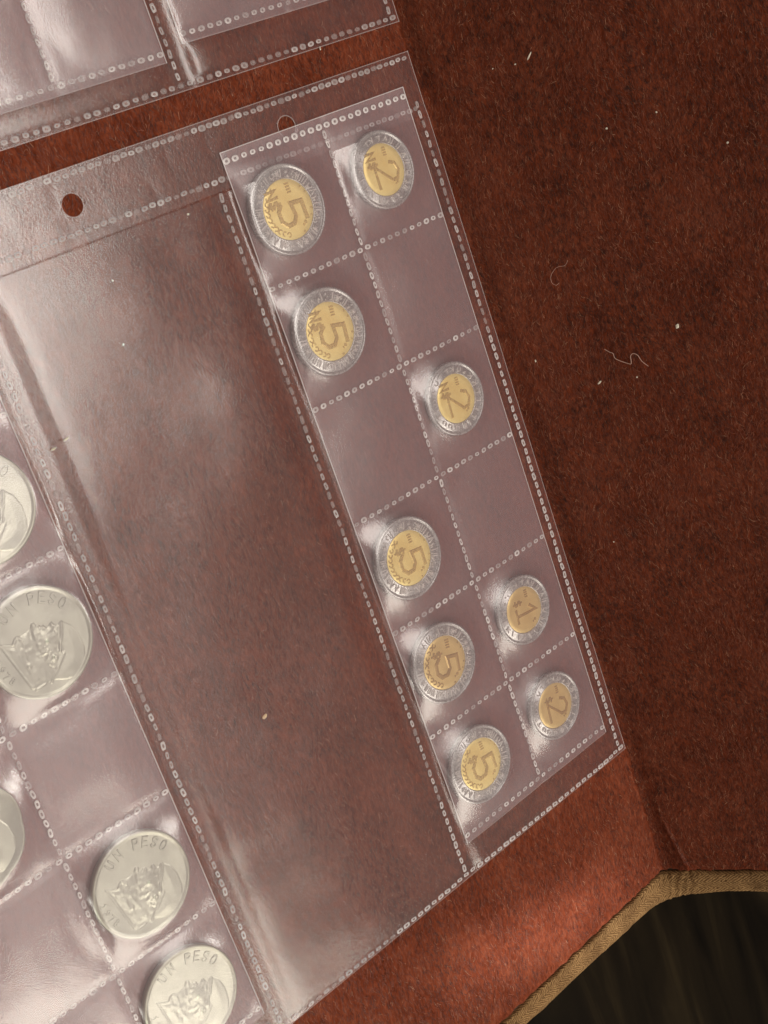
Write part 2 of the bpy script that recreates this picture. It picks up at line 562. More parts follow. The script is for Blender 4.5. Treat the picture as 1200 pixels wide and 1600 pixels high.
def ribbon(V, F, path, wdt, h, z, ends=True):
    """raised stroke along a path, sloping sides"""
    P = np.asarray(path, float)
    n = len(P)
    d = np.zeros_like(P)
    for i in range(n):
        a = P[i] - P[i - 1] if i else P[1] - P[0]
        b = P[i + 1] - P[i] if i < n - 1 else P[i] - P[i - 1]
        a = a / (np.linalg.norm(a) + 1e-9)
        b = b / (np.linalg.norm(b) + 1e-9)
        t = a + b
        t /= np.linalg.norm(t) + 1e-9
        nn = np.array([-t[1], t[0]])
        c = max(0.45, abs(nn @ np.array([-a[1], a[0]])))
        d[i] = nn / c
    base = len(V)
    for i in range(n):
        e = 0.0
        if i == 0:
            e = (P[0] - P[1]) / np.linalg.norm(P[0] - P[1])
        elif i == n - 1:
            e = (P[-1] - P[-2]) / np.linalg.norm(P[-1] - P[-2])
        for s, hh in ((-0.5, 0), (-0.28, h), (0.28, h), (0.5, 0)):
            p = P[i] + d[i] * s * wdt + (e * wdt * (0.5 if hh == 0 else 0.25) if i in (0, n - 1) else 0)
            V.append((p[0], p[1], z + hh))
    for i in range(n - 1):
        for k in range(3):
            a = base + i * 4 + k
            F.append((a, a + 4, a + 5, a + 1))
    F.append((base, base + 1, base + 2, base + 3))
    e = base + (n - 1) * 4
    F.append((e + 3, e + 2, e + 1, e))


def dot(V, F, c, r, h, z, n=8):
    b = len(V)
    for rr, hh in ((r, 0), (r * 0.6, h)):
        for i in range(n):
            V.append((c[0] + rr * math.cos(i * 2 * math.pi / n), c[1] + rr * math.sin(i * 2 * math.pi / n), z + hh))
    for i in range(n):
        j = (i + 1) % n
        F.append((b + i, b + j, b + n + j, b + n + i))
    F.append(tuple(b + n + i for i in range(n)))


def arcp(c, r, a0, a1, n=7):
    return [(c[0] + r * math.cos(R(a0 + (a1 - a0) * i / (n - 1))), c[1] + r * math.sin(R(a0 + (a1 - a0) * i / (n - 1)))) for i in range(n)]


GLYPH = {
    '5': [[(0.72, 1.0), (0.18, 1.0), (0.13, 0.55), (0.55, 0.60), (0.76, 0.45), (0.78, 0.18), (0.58, 0.0), (0.25, 0.0), (0.10, 0.14)]],
    '2': [[(0.12, 0.74), (0.20, 0.93), (0.45, 1.02), (0.72, 0.90), (0.74, 0.66), (0.10, 0.02), (0.84, 0.02)]],
    '1': [[(0.22, 0.74), (0.46, 1.0), (0.46, 0.0)], [(0.22, 0.0), (0.70, 0.0)]],
    '$': [[(0.70, 0.82), (0.50, 0.92), (0.28, 0.82), (0.28, 0.62), (0.66, 0.42), (0.66, 0.20), (0.46, 0.08), (0.22, 0.20)], [(0.47, 1.08), (0.47, -0.08)]],
    'N': [[(0.15, 0.0), (0.15, 1.0), (0.75, 0.0), (0.75, 1.0)]],
}


def glyph(V, F, g, ox, oy, size, wdt, h, z):
    for k, path in enumerate(GLYPH[g]):
        ribbon(V, F, [(ox + x * size, oy + y * size) for x, y in path], wdt * (1 - 0.15 * k), h + 0.02 * k, z)


CACHE = {}


def bimetal_parts(kind, sign, seed, core='bronze'):
    """coin lying face up, top of the design along +y"""
    key = (kind, sign, seed, core)
    if key in CACHE:
        return CACHE[key]
    Rr, t = (12.75, T5) if kind == '5' else (11.5, T2)
    ri = Rr * 0.665
    zf = t - 0.26
    prof = [(Rr - 0.2, 0.0), (Rr, 0.15), (Rr, t - 0.22), (Rr - 0.12, t - 0.06), (Rr - 0.35, t), (Rr - 0.75, t - 0.02), (Rr - 0.9, zf - 0.15), (Rr - 1.15, zf - 0.15), (Rr - 1.3, zf), (ri + 0.55, zf), (ri + 0.42, zf + 0.12), (ri + 0.12, zf + 0.12), (ri, zf - 0.02), (ri, zf - 0.12)]
    parts = []
    V, F = lathe(prof, 112)
    parts.append(('outer_ring', mesh('outer_ring', V, F, M['steel']), []))
    V, F = lathe([(ri, zf - 0.12), (ri - 0.15, zf - 0.03), (ri * 0.8, zf + 0.0), (ri * 0.4, zf + 0.04), (0.05, zf + 0.05)], 72, True)
    parts.append(('centre_disc', mesh('centre_disc', V, F, M[core]), []))
    # ring relief
    rd = random.Random(seed)
    V, F = [], []
    r0, r1 = ri + 0.75, Rr - 1.45
    n = 36 if kind == '5' else 21
    for i in range(n):
        a = i * 360 / n + rd.uniform(-2, 2)
        ca, sa = math.cos(R(a)), math.sin(R(a))
        P = lambda r, off: (r * ca - off * sa, r * sa + off * ca)
        k = rd.choice('bbsdcv' if kind == '5' else 'bbctvdk')
        hgt = 0.38
        rm = (r0 + r1) / 2
        if k == 'b':
            ribbon(V, F, [P(r0 + 0.1, 0), P(r1 - 0.1, rd.uniform(-.3, .3))], 0.42, hgt, zf)
            if rd.random() < 0.5:
                ribbon(V, F, [P(r0 + 0.2, 0.75), P(r1 - 0.2, 0.75)], 0.32, hgt, zf)
        elif k == 's':
            for q_ in (0, 60, 120):
                dx, dy = 0.75 * math.cos(R(q_)), 0.75 * math.sin(R(q_))
                ribbon(V, F, [P(rm - dx, -dy), P(rm + dx, dy)], 0.3, hgt, zf + 0.004 * q_ / 60)
        elif k == 'd':
            for q_ in range(3):
                dot(V, F, P(rm + rd.uniform(-.9, .9), rd.uniform(-.6, .6)), 0.32, hgt, zf)
        elif k == 'c':
            ribbon(V, F, arcp(P(rm, 0), 0.7, a + 60, a + 300), 0.34, hgt, zf)
        elif k == 't':
            ribbon(V, F, [P(r0 + 0.1, -0.3), P(r1 - 0.1, -0.3)], 0.36, hgt, zf)
            ribbon(V, F, [P(r1 - 0.35, -0.9), P(r1 - 0.35, 0.7)], 0.34, hgt, zf + 0.003)
        elif k == 'k':
            ribbon(V, F, [P(r0 + 0.1, -0.5), P(r1 - 0.1, -0.5)], 0.36, hgt, zf)
            ribbon(V, F, [P(r1 - 0.2, 0.7), P(rm, -0.15), P(r0 + 0.2, 0.8)], 0.32, hgt, zf + 0.003)
        else:
            ribbon(V, F, [P(r0 + 0.2, -0.6), P(r1 - 0.2, 0), P(r0 + 0.2, 0.6)], 0.34, hgt, zf)
    if kind == '5':
        for i in range(44):
            a = i * 360 / 44 + rd.uniform(-2, 2)
            rr = ri + rd.uniform(0.55, 0.85)
            dot(V, F, (rr * math.cos(R(a)), rr * math.sin(R(a))), rd.uniform(0.16, 0.3), 0.14, zf + 0.05, 6)
    parts.append(('ring_relief', mesh('ring_relief', V, F, M['steel_glint'], False), []))
    # centre relief
    zc = zf - 0.01
    rel = M['bronze_shaded'] if core == 'bronze' else M['bronze_dull_shaded']
    V, F = [], []
    s = ri * (1.02 if kind == '5' else 1.12)
    glyph(V, F, kind, ri * 0.17 - 0.45 * s, ri * 0.10 - 0.5 * s, s, s * (0.17 if kind == '5' else 0.135), (0.24 if core == 'bronze' else 0.32), zc)
    parts.append(('numeral', mesh('numeral', V, F, rel, False), []))
    V, F = [], []
    if sign == 'N$':
        glyph(V, F, 'N', -ri * 0.80, -ri * 0.68, ri * 0.40, ri * 0.12, 0.2, zc)
        glyph(V, F, '$', -ri * 0.46, -ri * 0.68, ri * 0.40, ri * 0.12, 0.2, zc)
    else:
        glyph(V, F, '$', -ri * 0.56, -ri * 0.50, ri * 0.40, ri * 0.10, 0.2, zc)
    parts.append(('currency_sign', mesh('currency_sign', V, F, rel, False), []))
    V, F = [], []
    for k in range(4):
        x = -ri * 0.80 + k * ri * 0.095
        ribbon(V, F, [(x, ri * 0.21), (x + 0.05, ri * 0.33)], ri * 0.07, 0.16, zc)
    parts.append(('year', mesh('year', V, F, rel, False), []))
    V, F = [], []
    dot(V, F, (ri * 0.60, ri * 0.48), ri * 0.075, 0.15, zc)
    dot(V, F, (ri * 0.66, ri * 0.38), ri * 0.05, 0.15, zc)
    parts.append(('mint_mark', mesh('mint_mark', V, F, rel, False), []))
    if kind == '5':
        # serpent scrolls crossing from the ring on to the disc, at the foot of the design
        V, F = [], []
        for a in list(range(205, 345, 12)):
            c = (ri * 0.84 * math.cos(R(a)), ri * 0.84 * math.sin(R(a)))
            ribbon(V, F, arcp(c, ri * 0.075, a, a + rd.choice((200, 250, -200)), 6), ri * 0.05, 0.12, zc)
        for a in (20, 60, 75, 110, 125):
            c = (ri * 0.93 * math.cos(R(a)), ri * 0.93 * math.sin(R(a)))
            dot(V, F, c, ri * 0.05, 0.12, zc, 6)
        parts.append(('scroll_relief', mesh('scroll_relief', V, F, rel, False), []))
    CACHE[key] = parts
    return parts


def place_coin(name, loc, label, group, parts, rot):
    t = thing(name, (loc[0], -loc[1], ZC), label, 'coin', group, rot)
    for nm, me, subs in parts:
        o = link(nm, me, t)
        for n2_, m2_ in subs:
            link(n2_, m2_, o)
    return t


lab5 = ['large two-tone coin, topmost of the five down the left column of the right strip',
        'large two-tone coin directly under the topmost one, its pocket to the right empty',
        'large two-tone coin midway down the left column, below an empty pocket',
        'large two-tone coin with a dull golden centre, second from the bottom of its column',
        'large two-tone coin in the bottom left pocket of the right strip']
for i, ((x, y), sg, rt) in enumerate(zip(COINS5, ['N$', 'N$', '$', '$', '$'], [-88, -96, -92, -100, -90])):
    place_coin('bimetal_coin', (x, y), lab5[i], 'two-tone coins in the right coin strip', bimetal_parts('5', sg, 21 + (i % 2), 'bronze_dull' if i == 3 else 'bronze'), R(rt))
lab2 = ['small two-tone coin marked 2 in the top right pocket of the right strip',
        'small two-tone coin marked 2 in the right column between two empty pockets',
        'small two-tone coin with a dull yellow centre marked 1, second lowest in the right column',
        'small two-tone coin with a browner centre marked 2, in the bottom right pocket']
for i, ((x, y), kd, sg, rt) in enumerate(zip(COINS2, ['2', '2', '1', '2'], ['N$', 'N$', '$', '$'], [-90, -93, -96, -96])):
    place_coin('bimetal_coin', (x, y), lab2[i], 'two-tone coins in the right coin strip', bimetal_parts(kd, sg, 41 + (i % 2), 'bronze_dull' if i > 1 else 'bronze'), R(rt))


GLYPH.update({
    'U': [[(0.1, 1.0), (0.1, 0.25), (0.25, 0.03), (0.55, 0.03), (0.7, 0.25), (0.7, 1.0)]],
    'n': [[(0.1, 0.0), (0.1, 1.0), (0.7, 0.0), (0.7, 1.0)]],
    'P': [[(0.12, 0.0), (0.12, 1.0), (0.5, 1.0), (0.68, 0.86), (0.68, 0.62), (0.5, 0.46), (0.2, 0.46)]],
    'E': [[(0.64, 1.0), (0.12, 1.0), (0.12, 0.0), (0.66, 0.0)], [(0.2, 0.52), (0.54, 0.52)]],
    'S': [[(0.66, 0.84), (0.5, 1.0), (0.26, 1.0), (0.12, 0.84), (0.14, 0.64), (0.62, 0.40), (0.66, 0.18), (0.5, 0.0), (0.24, 0.0), (0.1, 0.16)]],
    'O': [[(0.4, 1.0), (0.18, 0.9), (0.08, 0.5), (0.18, 0.1), (0.4, 0.0), (0.62, 0.1), (0.72, 0.5), (0.62, 0.9), (0.4, 1.0)]],
    '9': [[(0.15, 0.06), (0.5, 0.1), (0.66, 0.45), (0.66, 0.8), (0.42, 1.0), (0.18, 0.84), (0.2, 0.58), (0.44, 0.46), (0.64, 0.6)]],
    '7': [[(0.1, 1.0), (0.7, 1.0), (0.32, 0.0)]],
    '8': [[(0.4, 0.52), (0.18, 0.7), (0.2, 0.92), (0.4, 1.0), (0.6, 0.92), (0.62, 0.7), (0.4, 0.52), (0.14, 0.3), (0.18, 0.08), (0.4, 0.0), (0.62, 0.08), (0.66, 0.3), (0.4, 0.52)]],
})


def text_mesh(name, items, size, h, z, mat, wd):
    """raised stroked letters; items = (char, angle in degrees, radius, letters face outwards?)"""
    V, F = [], []
    for ch, ang, rad, outward in items:
        V2, F2 = [], []
        glyph(V2, F2, ch, -0.4 * size, -0.5 * size, size, wd, h, z)
        b = len(V)
        ra = R(ang - 90 if outward else ang + 90)
        for x, y, zz_ in V2:
            V.append((rad * math.cos(R(ang)) + x * math.cos(ra) - y * math.sin(ra), rad * math.sin(R(ang)) + x * math.sin(ra) + y * math.cos(ra), zz_))
        F += [tuple(b + i for i in f) for f in F2]
    return mesh(name, V, F, mat, False)


# bust relief as a height field; drawn in a 600 x 700 frame round the coin centre and laid back on to the disc
def seg_d(X, Y, a, b):
    ax, ay = a
    bx, by = b
    t = np.clip(((X - ax) * (bx - ax) + (Y - ay) * (by - ay)) / ((bx - ax) ** 2 + (by - ay) ** 2 + 1e-9), 0, 1)
    return np.hypot(X - ax - t * (bx - ax), Y - ay - t * (by - ay))


def in_poly(X, Y, P):
    ins = np.zeros(X.shape, bool)
    dm = np.full(X.shape, 1e9)
    for i in range(len(P)):
        (x1, y1), (x2, y2) = P[i - 1], P[i]
        c = ((y1 > Y) != (y2 > Y)) & (X < (x2 - x1) * (Y - y1) / (y2 - y1 + 1e-12) + x1)
        ins ^= c
        dm = np.minimum(dm, seg_d(X, Y, P[i - 1], P[i]))
    return np.where(ins, dm, -dm)


def bust_mesh(zf):
    """figure with a tied head-scarf; local mm, as seen with the album right way up (y up)"""
    n = 190
    xs = np.linspace(-13, 13, n)
    X, Y = np.meshgrid(xs, xs)
    H = np.zeros_like(X)
    sst = lambda t: np.clip(t, 0, 1) ** 2 * (3 - 2 * np.clip(t, 0, 1))

    def loc(p):
        """tracing frame of the relief (4 units per photo pixel) to millimetres on the disc"""
        d = RM.T @ np.array([(100 + p[0] / 4 - 600) / 2141.754, (1280 + p[1] / 4 - 800) / 2141.754, 1.0])
        w_ = CAMP + d * (-2.5 - CAMP[2]) / d[2]
        return (w_[0] + 103.04, -(w_[1] - 166.9))
    LP = lambda P: [loc(p) for p in P]
    sk = LP([(600, 272), (660, 290), (705, 340), (733, 415), (735, 480), (715, 550), (680, 595), (620, 618), (552, 628), (578, 545), (610, 465), (596, 380)])
    d = in_poly(X, Y, sk)
    H += 0.22 * sst((d + 0.1) / 0.45) + 0.20 * sst(d / 3.5)
    # profile with the brow, nose, lips and chin along the upper edge, then collar and coat
    face = LP([(252, 452), (292, 446), (322, 440), (330, 408), (346, 388), (375, 380), (402, 362), (424, 336), (432, 312), (442, 298), (456, 304), (465, 322), (476, 309), (488, 316), (500, 305), (520, 317), (534, 300), (547, 282), (560, 292), (576, 303), (600, 272),
               (596, 380), (610, 465), (578, 545), (550, 628), (506, 660), (455, 697), (430, 692)])
    d = in_poly(X, Y, face)
    ins = sst(d / 1.2)
    H = np.maximum(H, 0.16 * sst((d + 0.1) / 0.4) + 0.16 * sst(d / 3.2) + ins * 0.04 * vnoise(X + 60, Y + 60, 1.1, 77))

    def stroke(pts, wd, h):
        nonlocal H
        Q = LP(pts)
        dd = np.minimum.reduce([seg_d(X, Y, a_, b_) for a_, b_ in zip(Q[:-1], Q[1:])])
        H = H + h * np.exp(-(dd / wd) ** 2)

    head = LP([(428, 350), (432, 312), (442, 298), (456, 304), (465, 322), (476, 309), (488, 316), (500, 305), (520, 317), (534, 300), (547, 282), (560, 292), (576, 303), (600, 272), (596, 380), (610, 465), (578, 560), (545, 555), (500, 520), (462, 440)])
    d = in_poly(X, Y, head)
    H = H + 0.10 * sst((d + 0.1) / 0.6) + 0.16 * sst(d / 3.0)

    def bump(p, r_, h):
        nonlocal H
        c = loc(p)
        H = H + h * np.exp(-(np.hypot(X - c[0], Y - c[1]) / r_) ** 2)
    stroke([(603, 282), (600, 350), (592, 450)], 0.36, 0.30)      # scarf band
    stroke([(612, 462), (574, 560), (542, 640)], 0.34, 0.30)
    stroke([(588, 300), (586, 380), (580, 440)], 0.26, -0.10)
    stroke([(545, 290), (552, 312)], 0.34, 0.16)                  # nose
    stroke([(500, 312), (500, 328)], 0.30, 0.14)                  # lips
    stroke([(478, 314), (480, 328)], 0.30, 0.12)
    bump((446, 312), 0.8, 0.14)                                   # chin
    bump((515, 385), 1.7, 0.12)                                   # cheek
    bump((560, 338), 0.8, -0.16)                                  # eye socket
    stroke([(566, 330), (572, 352)], 0.26, 0.18)
    stroke([(440, 335), (458, 400), (490, 460), (530, 490)], 0.55, 0.03)   # jaw
    stroke([(428, 352), (440, 430), (470, 500)], 0.6, -0.08)               # neck shade
    c = loc((562, 492))                                           # ear
    H = H + 0.24 * np.exp(-((np.hypot(X - c[0], Y - c[1]) - 0.55) / 0.26) ** 2)
    for p in ((505, 440), (522, 452), (538, 464), (512, 466), (530, 480), (500, 478), (520, 500), (540, 515), (552, 540), (530, 535)):
        bump(p, 0.36, 0.13)                                       # side whiskers and hair
    stroke([(330, 440), (352, 396), (378, 410)], 0.34, 0.18)      # cravat
    stroke([(380, 408), (404, 470), (420, 560)], 0.40, 0.09)
    stroke([(345, 440), (372, 520), (432, 600), (440, 680)], 0.45, 0.06)   # lapels
    stroke([(420, 500), (470, 560), (505, 600), (515, 645)], 0.45, 0.06)
    stroke([(395, 500), (440, 580)], 0.5, -0.06)
    stroke([(255, 454), (345, 575), (432, 690)], 0.26, 0.22)      # cut of the bust
    stroke([(456, 695), (505, 658)], 0.24, 0.26)
    stroke([(255, 452), (322, 444)], 0.26, 0.16)
    for _ in range(2):
        Hp = np.pad(H, 1)
        H = (Hp[:-2, 1:-1] + Hp[2:, 1:-1] + Hp[1:-1, :-2] + Hp[1:-1, 2:] + 2 * H) / 6
    rr = np.hypot(X, Y)
    keep = (H > 0.012) & (rr < 12.9)
    fm = keep[:-1, :-1] | keep[1:, :-1] | keep[:-1, 1:] | keep[1:, 1:]
    V = np.stack([X, Y, zf - 0.02 + 0.75 * H], -1).reshape(-1, 3)
    F = grid_faces(n, n, fm)[:, ::-1]
    used = np.unique(F)
    mp = np.full(len(V), -1)
    mp[used] = np.arange(len(used))
    return mesh('bust_relief', V[used], mp[F], M['nickel'])


zfp = TP - 0.22
V, F = lathe([(14.3, 0.0), (14.5, 0.18), (14.5, TP - 0.2), (14.4, TP - 0.06), (14.15, TP), (13.75, TP - 0.01), (13.45, zfp + 0.03), (13.2, zfp), (9, zfp + 0.02), (0.05, zfp + 0.06)], 128, True)
disc_me = mesh('disc', V, F, M['nickel'])
peso_parts = [
    ('disc', disc_me, []),
    ('bust_relief', bust_mesh(zfp), []),
    ('lettering', text_mesh('lettering', [('U', 120.5, 11.4, True), ('n', 104, 11.4, True), ('P', 76, 11.4, True), ('E', 62, 11.4, True), ('S', 47, 11.4, True), ('O', 32, 11.4, True)], 2.5, 0.24, zfp + 0.01, M['nickel'], 0.62), []),
    ('year', text_mesh('year', [('1', 175, 11.8, False), ('9', 186, 11.7, False), ('7', 196.5, 11.7, False), ('8', 206.5, 11.7, False)], 1.7, 0.18, zfp + 0.01, M['nickel'], 0.45), []),
]
labp = ['half of a silver coin at the left photo edge, highest in the left strip',
        'silver UN PESO coin with only its left rim cropped, above an empty pocket',
        'silver UN PESO coin dated 1978, whole in view above the lowest silver coin',
        'silver UN PESO coin cut off by the bottom edge of the photo']
for (x, y), lb, rt in zip(PESOS, labp, (0, 1.5, 0, -4)):
    place_coin('silver_coin', (x, y), lb, 'silver coins in the left coin strip', peso_parts, R(rt))
# seven-sided coin at the left edge
a = np.arange(140) * 2 * math.pi / 140
heptr = lambda Rr: Rr * (1 - 0.035 * (1 - np.abs(np.cos((a - 0.1) * 3.5)) ** 0.9))
prof = [(15.0, 0.0), (15.3, 0.2), (15.3, TP - 0.2), (15.15, TP), (14.6, TP - 0.01), (14.3, zfp)]
V = [np.stack([heptr(r_) * np.cos(a), heptr(r_) * np.sin(a), np.full(140, z_)], -1) for r_, z_ in prof]
F = [(k * 140 + i, k * 140 + (i + 1) % 140, (k + 1) * 140 + (i + 1) % 140, (k + 1) * 140 + i) for k in range(len(prof) - 1) for i in range(140)]
F.append(tuple(range(5 * 140, 6 * 140)))
hp = [('disc', mesh('disc', np.concatenate(V), F, M['nickel']), []), ('bust_relief', peso_parts[1][1], [])]
place_coin('seven_sided_coin', HEPT, 'many-sided silver coin cut off by the left photo edge', 'silver coins in the left coin strip', hp, R(8))

ALLC = [(x, y, 12.75, T5) for x, y in COINS5] + [(x, y, 11.5, T2) for x, y in COINS2] + [(x, y, 14.5, TP) for x, y in PESOS] + [(*HEPT, 15.2, TP)]


# ------------------------------------------------------------------ plastic pages, coin strips, welds
def rise(X, Y, wide=9.0):
    """how far the coins lift a film lying over them"""
    H = np.zeros_like(X)
    for cx, cy, r, t in ALLC:
        d = np.hypot(X - cx, Y - cy) - r
        g = np.clip(1 - d / wide, 0, 1)
        H = np.maximum(H, (t + 0.18) * np.where(d < 0.1, 1, 0.86 * g ** 1.25 + 0.14 * np.exp(-np.maximum(d, 0) / 0.8)))
    return H


PITCH, SW, MID = 36.76, 69.66, 36.0
STRIPS = {'right': (0.0, 0.0), 'left': (-154.5, 1.7)}


def strip_h(X, Y, sx, sy, seed):
    """front film of a strip: base, pocket pillows, coin lifts, pinned at the seams"""
    u, v = X - sx, (Y - sy)
    dr = np.abs(v - np.round(v / PITCH) * PITCH)
    dm = np.abs(u - MID)
    ds = np.minimum(dr, dm)
    pin = np.clip(ds / 2.2, 0, 1)
    pin = pin * pin * (3 - 2 * pin)
    edge = np.clip(np.minimum(u, SW - u) / 1.4, 0, 1)
    edge = edge ** 0.7
    H = rise(X, Y)
    pil = 0.55 * np.abs(np.sin(np.pi * np.clip(v / PITCH, -1, 7))) * np.where(u < MID, np.sin(np.pi * np.clip(u / MID, 0, 1)), np.sin(np.pi * np.clip((u - MID) / (SW - MID), 0, 1)))
    wav = 0.16 * vnoise(X + 300, Y + 300, 9.0, seed) + 0.30 * vnoise(X + 300, Y + 300, 19.0, seed + 1)
    H = np.maximum(H, 0.25 + np.clip(pil * 1.5 + wav * (0.6 if sx < -50 else 0.35), 0, 2))
    return ZC + H * pin * edge + 0.12


def sheet(name, xs, ys, hf, mat, holes=()):
    X, Y = np.meshgrid(xs, ys)
    Z = hf(X, Y)
    mask = None
    if holes:
        xc, yc = (X[:-1, :-1] + X[1:, 1:]) / 2, (Y[:-1, :-1] + Y[1:, 1:]) / 2
        mask = np.ones(xc.shape, bool)
        for hx, hy, hr in holes:
            # pull the nearest ring of grid points on to the punched circle, drop what is inside
            dd = np.hypot(X - hx, Y - hy)
            near = (dd < hr * 1.0 + 0.0)
            ring = (dd < hr + 0.55) & (dd > hr - 0.55)
            k = np.where(ring, hr / np.maximum(dd, 1e-6), 1)
            X, Y = hx + (X - hx) * k, hy + (Y - hy) * k
            mask &= np.hypot(xc - hx, yc - hy) > hr
    P = np.stack([X, -Y, Z], -1).reshape(-1, 3)
    return P, grid_faces(len(xs), len(ys), mask)[:, ::-1]


def add_sheet(name, org, parent, xs, ys, hf, mat, holes=()):
    P, F = sheet(name, xs, ys, hf, mat, holes)
    return link(name, mesh(name, P - np.array([org[0], -org[1], 0]), F, mat), parent)


def weld_mesh(a, b, pw_, rim='weld_rim'):
    n = 10
    V, F, mi = [], [], []
    for s, z in ((1.0, 0.0), (0.74, 0.2), (0.42, 0.05)):
        for i in range(n):
            t = 2 * math.pi * (i + 0.5) / n
            c, s_ = math.cos(t), math.sin(t)
            V.append((a / 2 * s * math.copysign(abs(c) ** pw_, c), b / 2 * s * math.copysign(abs(s_) ** pw_, s_), z))
    for k in range(2):
        for i in range(n):
            j = (i + 1) % n
            F.append((k * n + i, k * n + j, (k + 1) * n + j, (k + 1) * n + i))
            mi.append(0)
    F.append(tuple(2 * n + i for i in range(n)))
    mi.append(1)
    return mesh('weld_mark', V, F, [M[rim], M['weld_core']], True, mi)


M['weld_rim_clear'] = weld_mat('weld_rim_clear', 0.32)
M['weld_rim_white'] = weld_mat('weld_rim_white', 0.78)
M['page_weld_clear'] = weld_mat('page_weld_clear', 0.20)
M['page_weld_white'] = weld_mat('page_weld_white', 0.52)
W_ROUND = [weld_mesh(2.3, 1.75, 0.85, k) for k in ('weld_rim', 'weld_rim', 'weld_rim_clear', 'weld_rim_white')]
W_TOP = [weld_mesh(2.4, 2.0, 0.85, 'weld_rim_white')]
W_OVAL = [weld_mesh(2.6, 1.45, 0.75, k) for k in ('weld_rim', 'weld_rim', 'weld_rim_clear', 'weld_rim_white')]
W_BOX = [weld_mesh(2.6, 1.5, 0.55, k) for k in ('page_weld', 'page_weld', 'page_weld_clear', 'page_weld_white')]
W_PAGE = [weld_mesh(2.4, 1.7, 0.8, k) for k in ('page_weld', 'page_weld', 'page_weld_clear', 'page_weld_white')]


def weld_line(p, q_, pitch, me, seed, jit=0.12):
    r = random.Random(seed)
    d = math.hypot(q_[0] - p[0], q_[1] - p[1])
    n = max(1, int(round(d / pitch)))
    ang = math.atan2(-(q_[1] - p[1]), q_[0] - p[0])
    out = []
    for i in range(n + 1):
        t = i / n
        out.append((p[0] + (q_[0] - p[0]) * t + r.uniform(-jit, jit) * 0.5, p[1] + (q_[1] - p[1]) * t + r.uniform(-jit, jit) * 0.5, ang + r.uniform(-0.14, 0.14), r.uniform(0.78, 1.04), r.choice(me)))
    return out


def add_welds(parent, org, marks, zf, cap=298):
    """weld marks: the nearest ones single parts, whatever is left one joined part"""
    cp = (CAMP[0], CAMP[1])

    def seen(m):
        v = RM @ (np.array([m[0], m[1], -1.0]) - CAMP)
        u, w_ = 600 + 2141.754 * v[0] / v[2], 800 + 2141.754 * v[1] / v[2]
        return -30 < u < 1230 and -30 < w_ < 1630
    vis = [m for m in marks if seen(m)]
    hid = [m for m in marks if not seen(m)]
    vis.sort(key=lambda m: math.hypot(m[0] - cp[0], m[1] - cp[1]))
    rest = vis[cap:] + hid
    for x, y, an, s, me in vis[:cap]:
        o = link('weld_mark', me, parent)
        z = float(zf(np.array([x]), np.array([y]))[0])
        o.location = ((x - org[0]) * MM, -(y - org[1]) * MM, z * MM)
        o.rotation_euler = (0, 0, an)
        o.scale = (s, s * random.uniform(0.82, 1.05), random.uniform(0.4, 1.3))
        o.rotation_euler.x = random.uniform(-0.07, 0.07)
    if rest:
        V, F, mi = [], [], []
        for x, y, an, s, me in rest:
            z = float(zf(np.array([x]), np.array([y]))[0])
            b = len(V)
            for v in me.vertices:
                px, py = v.co.x / MM * s, v.co.y / MM * s
                V.append((x - org[0] + px * math.cos(an) - py * math.sin(an), -(y - org[1]) + px * math.sin(an) + py * math.cos(an), z + v.co.z / MM))
            for p in me.polygons:
                F.append(tuple(b + i for i in p.vertices))
                mi.append(p.material_index)
        stuff(link('small_weld_marks', mesh('small_weld_marks', V, F, [M['weld_rim'], M['weld_core']], True, mi), parent))


def edge_line(name, parent, org, pts, zf, wd=0.3, h=0.12, mat=None):
    """thin raised bead where a film is folded or cut"""
    P = np.array(pts, float)
    seg = np.linspace(0, 1, 60)
    pp = np.concatenate([P[i] + (P[i + 1] - P[i]) * seg[:, None] for i in range(len(P) - 1)])
    z = zf(pp[:, 0], pp[:, 1])
    t = np.gradient(pp, axis=0)
    t /= np.linalg.norm(t, axis=1)[:, None] + 1e-9
    nrm = np.stack([-t[:, 1], t[:, 0]], 1)
    V = []
    for s, hh in ((-0.5, 0), (0, h), (0.5, 0)):
        c = pp + nrm * s * wd
        V.append(np.stack([c[:, 0] - org[0], -(c[:, 1] - org[1]), z + hh], -1))
    V = np.stack(V, 1).reshape(-1, 3)
    n = len(pp)
    F = [(i * 3 + k, i * 3 + k + 1, i * 3 + k + 4, i * 3 + k + 3) for i in range(n - 1) for k in range(2)]
    return link(name, mesh(name, V, F, mat or M['fold']), parent)


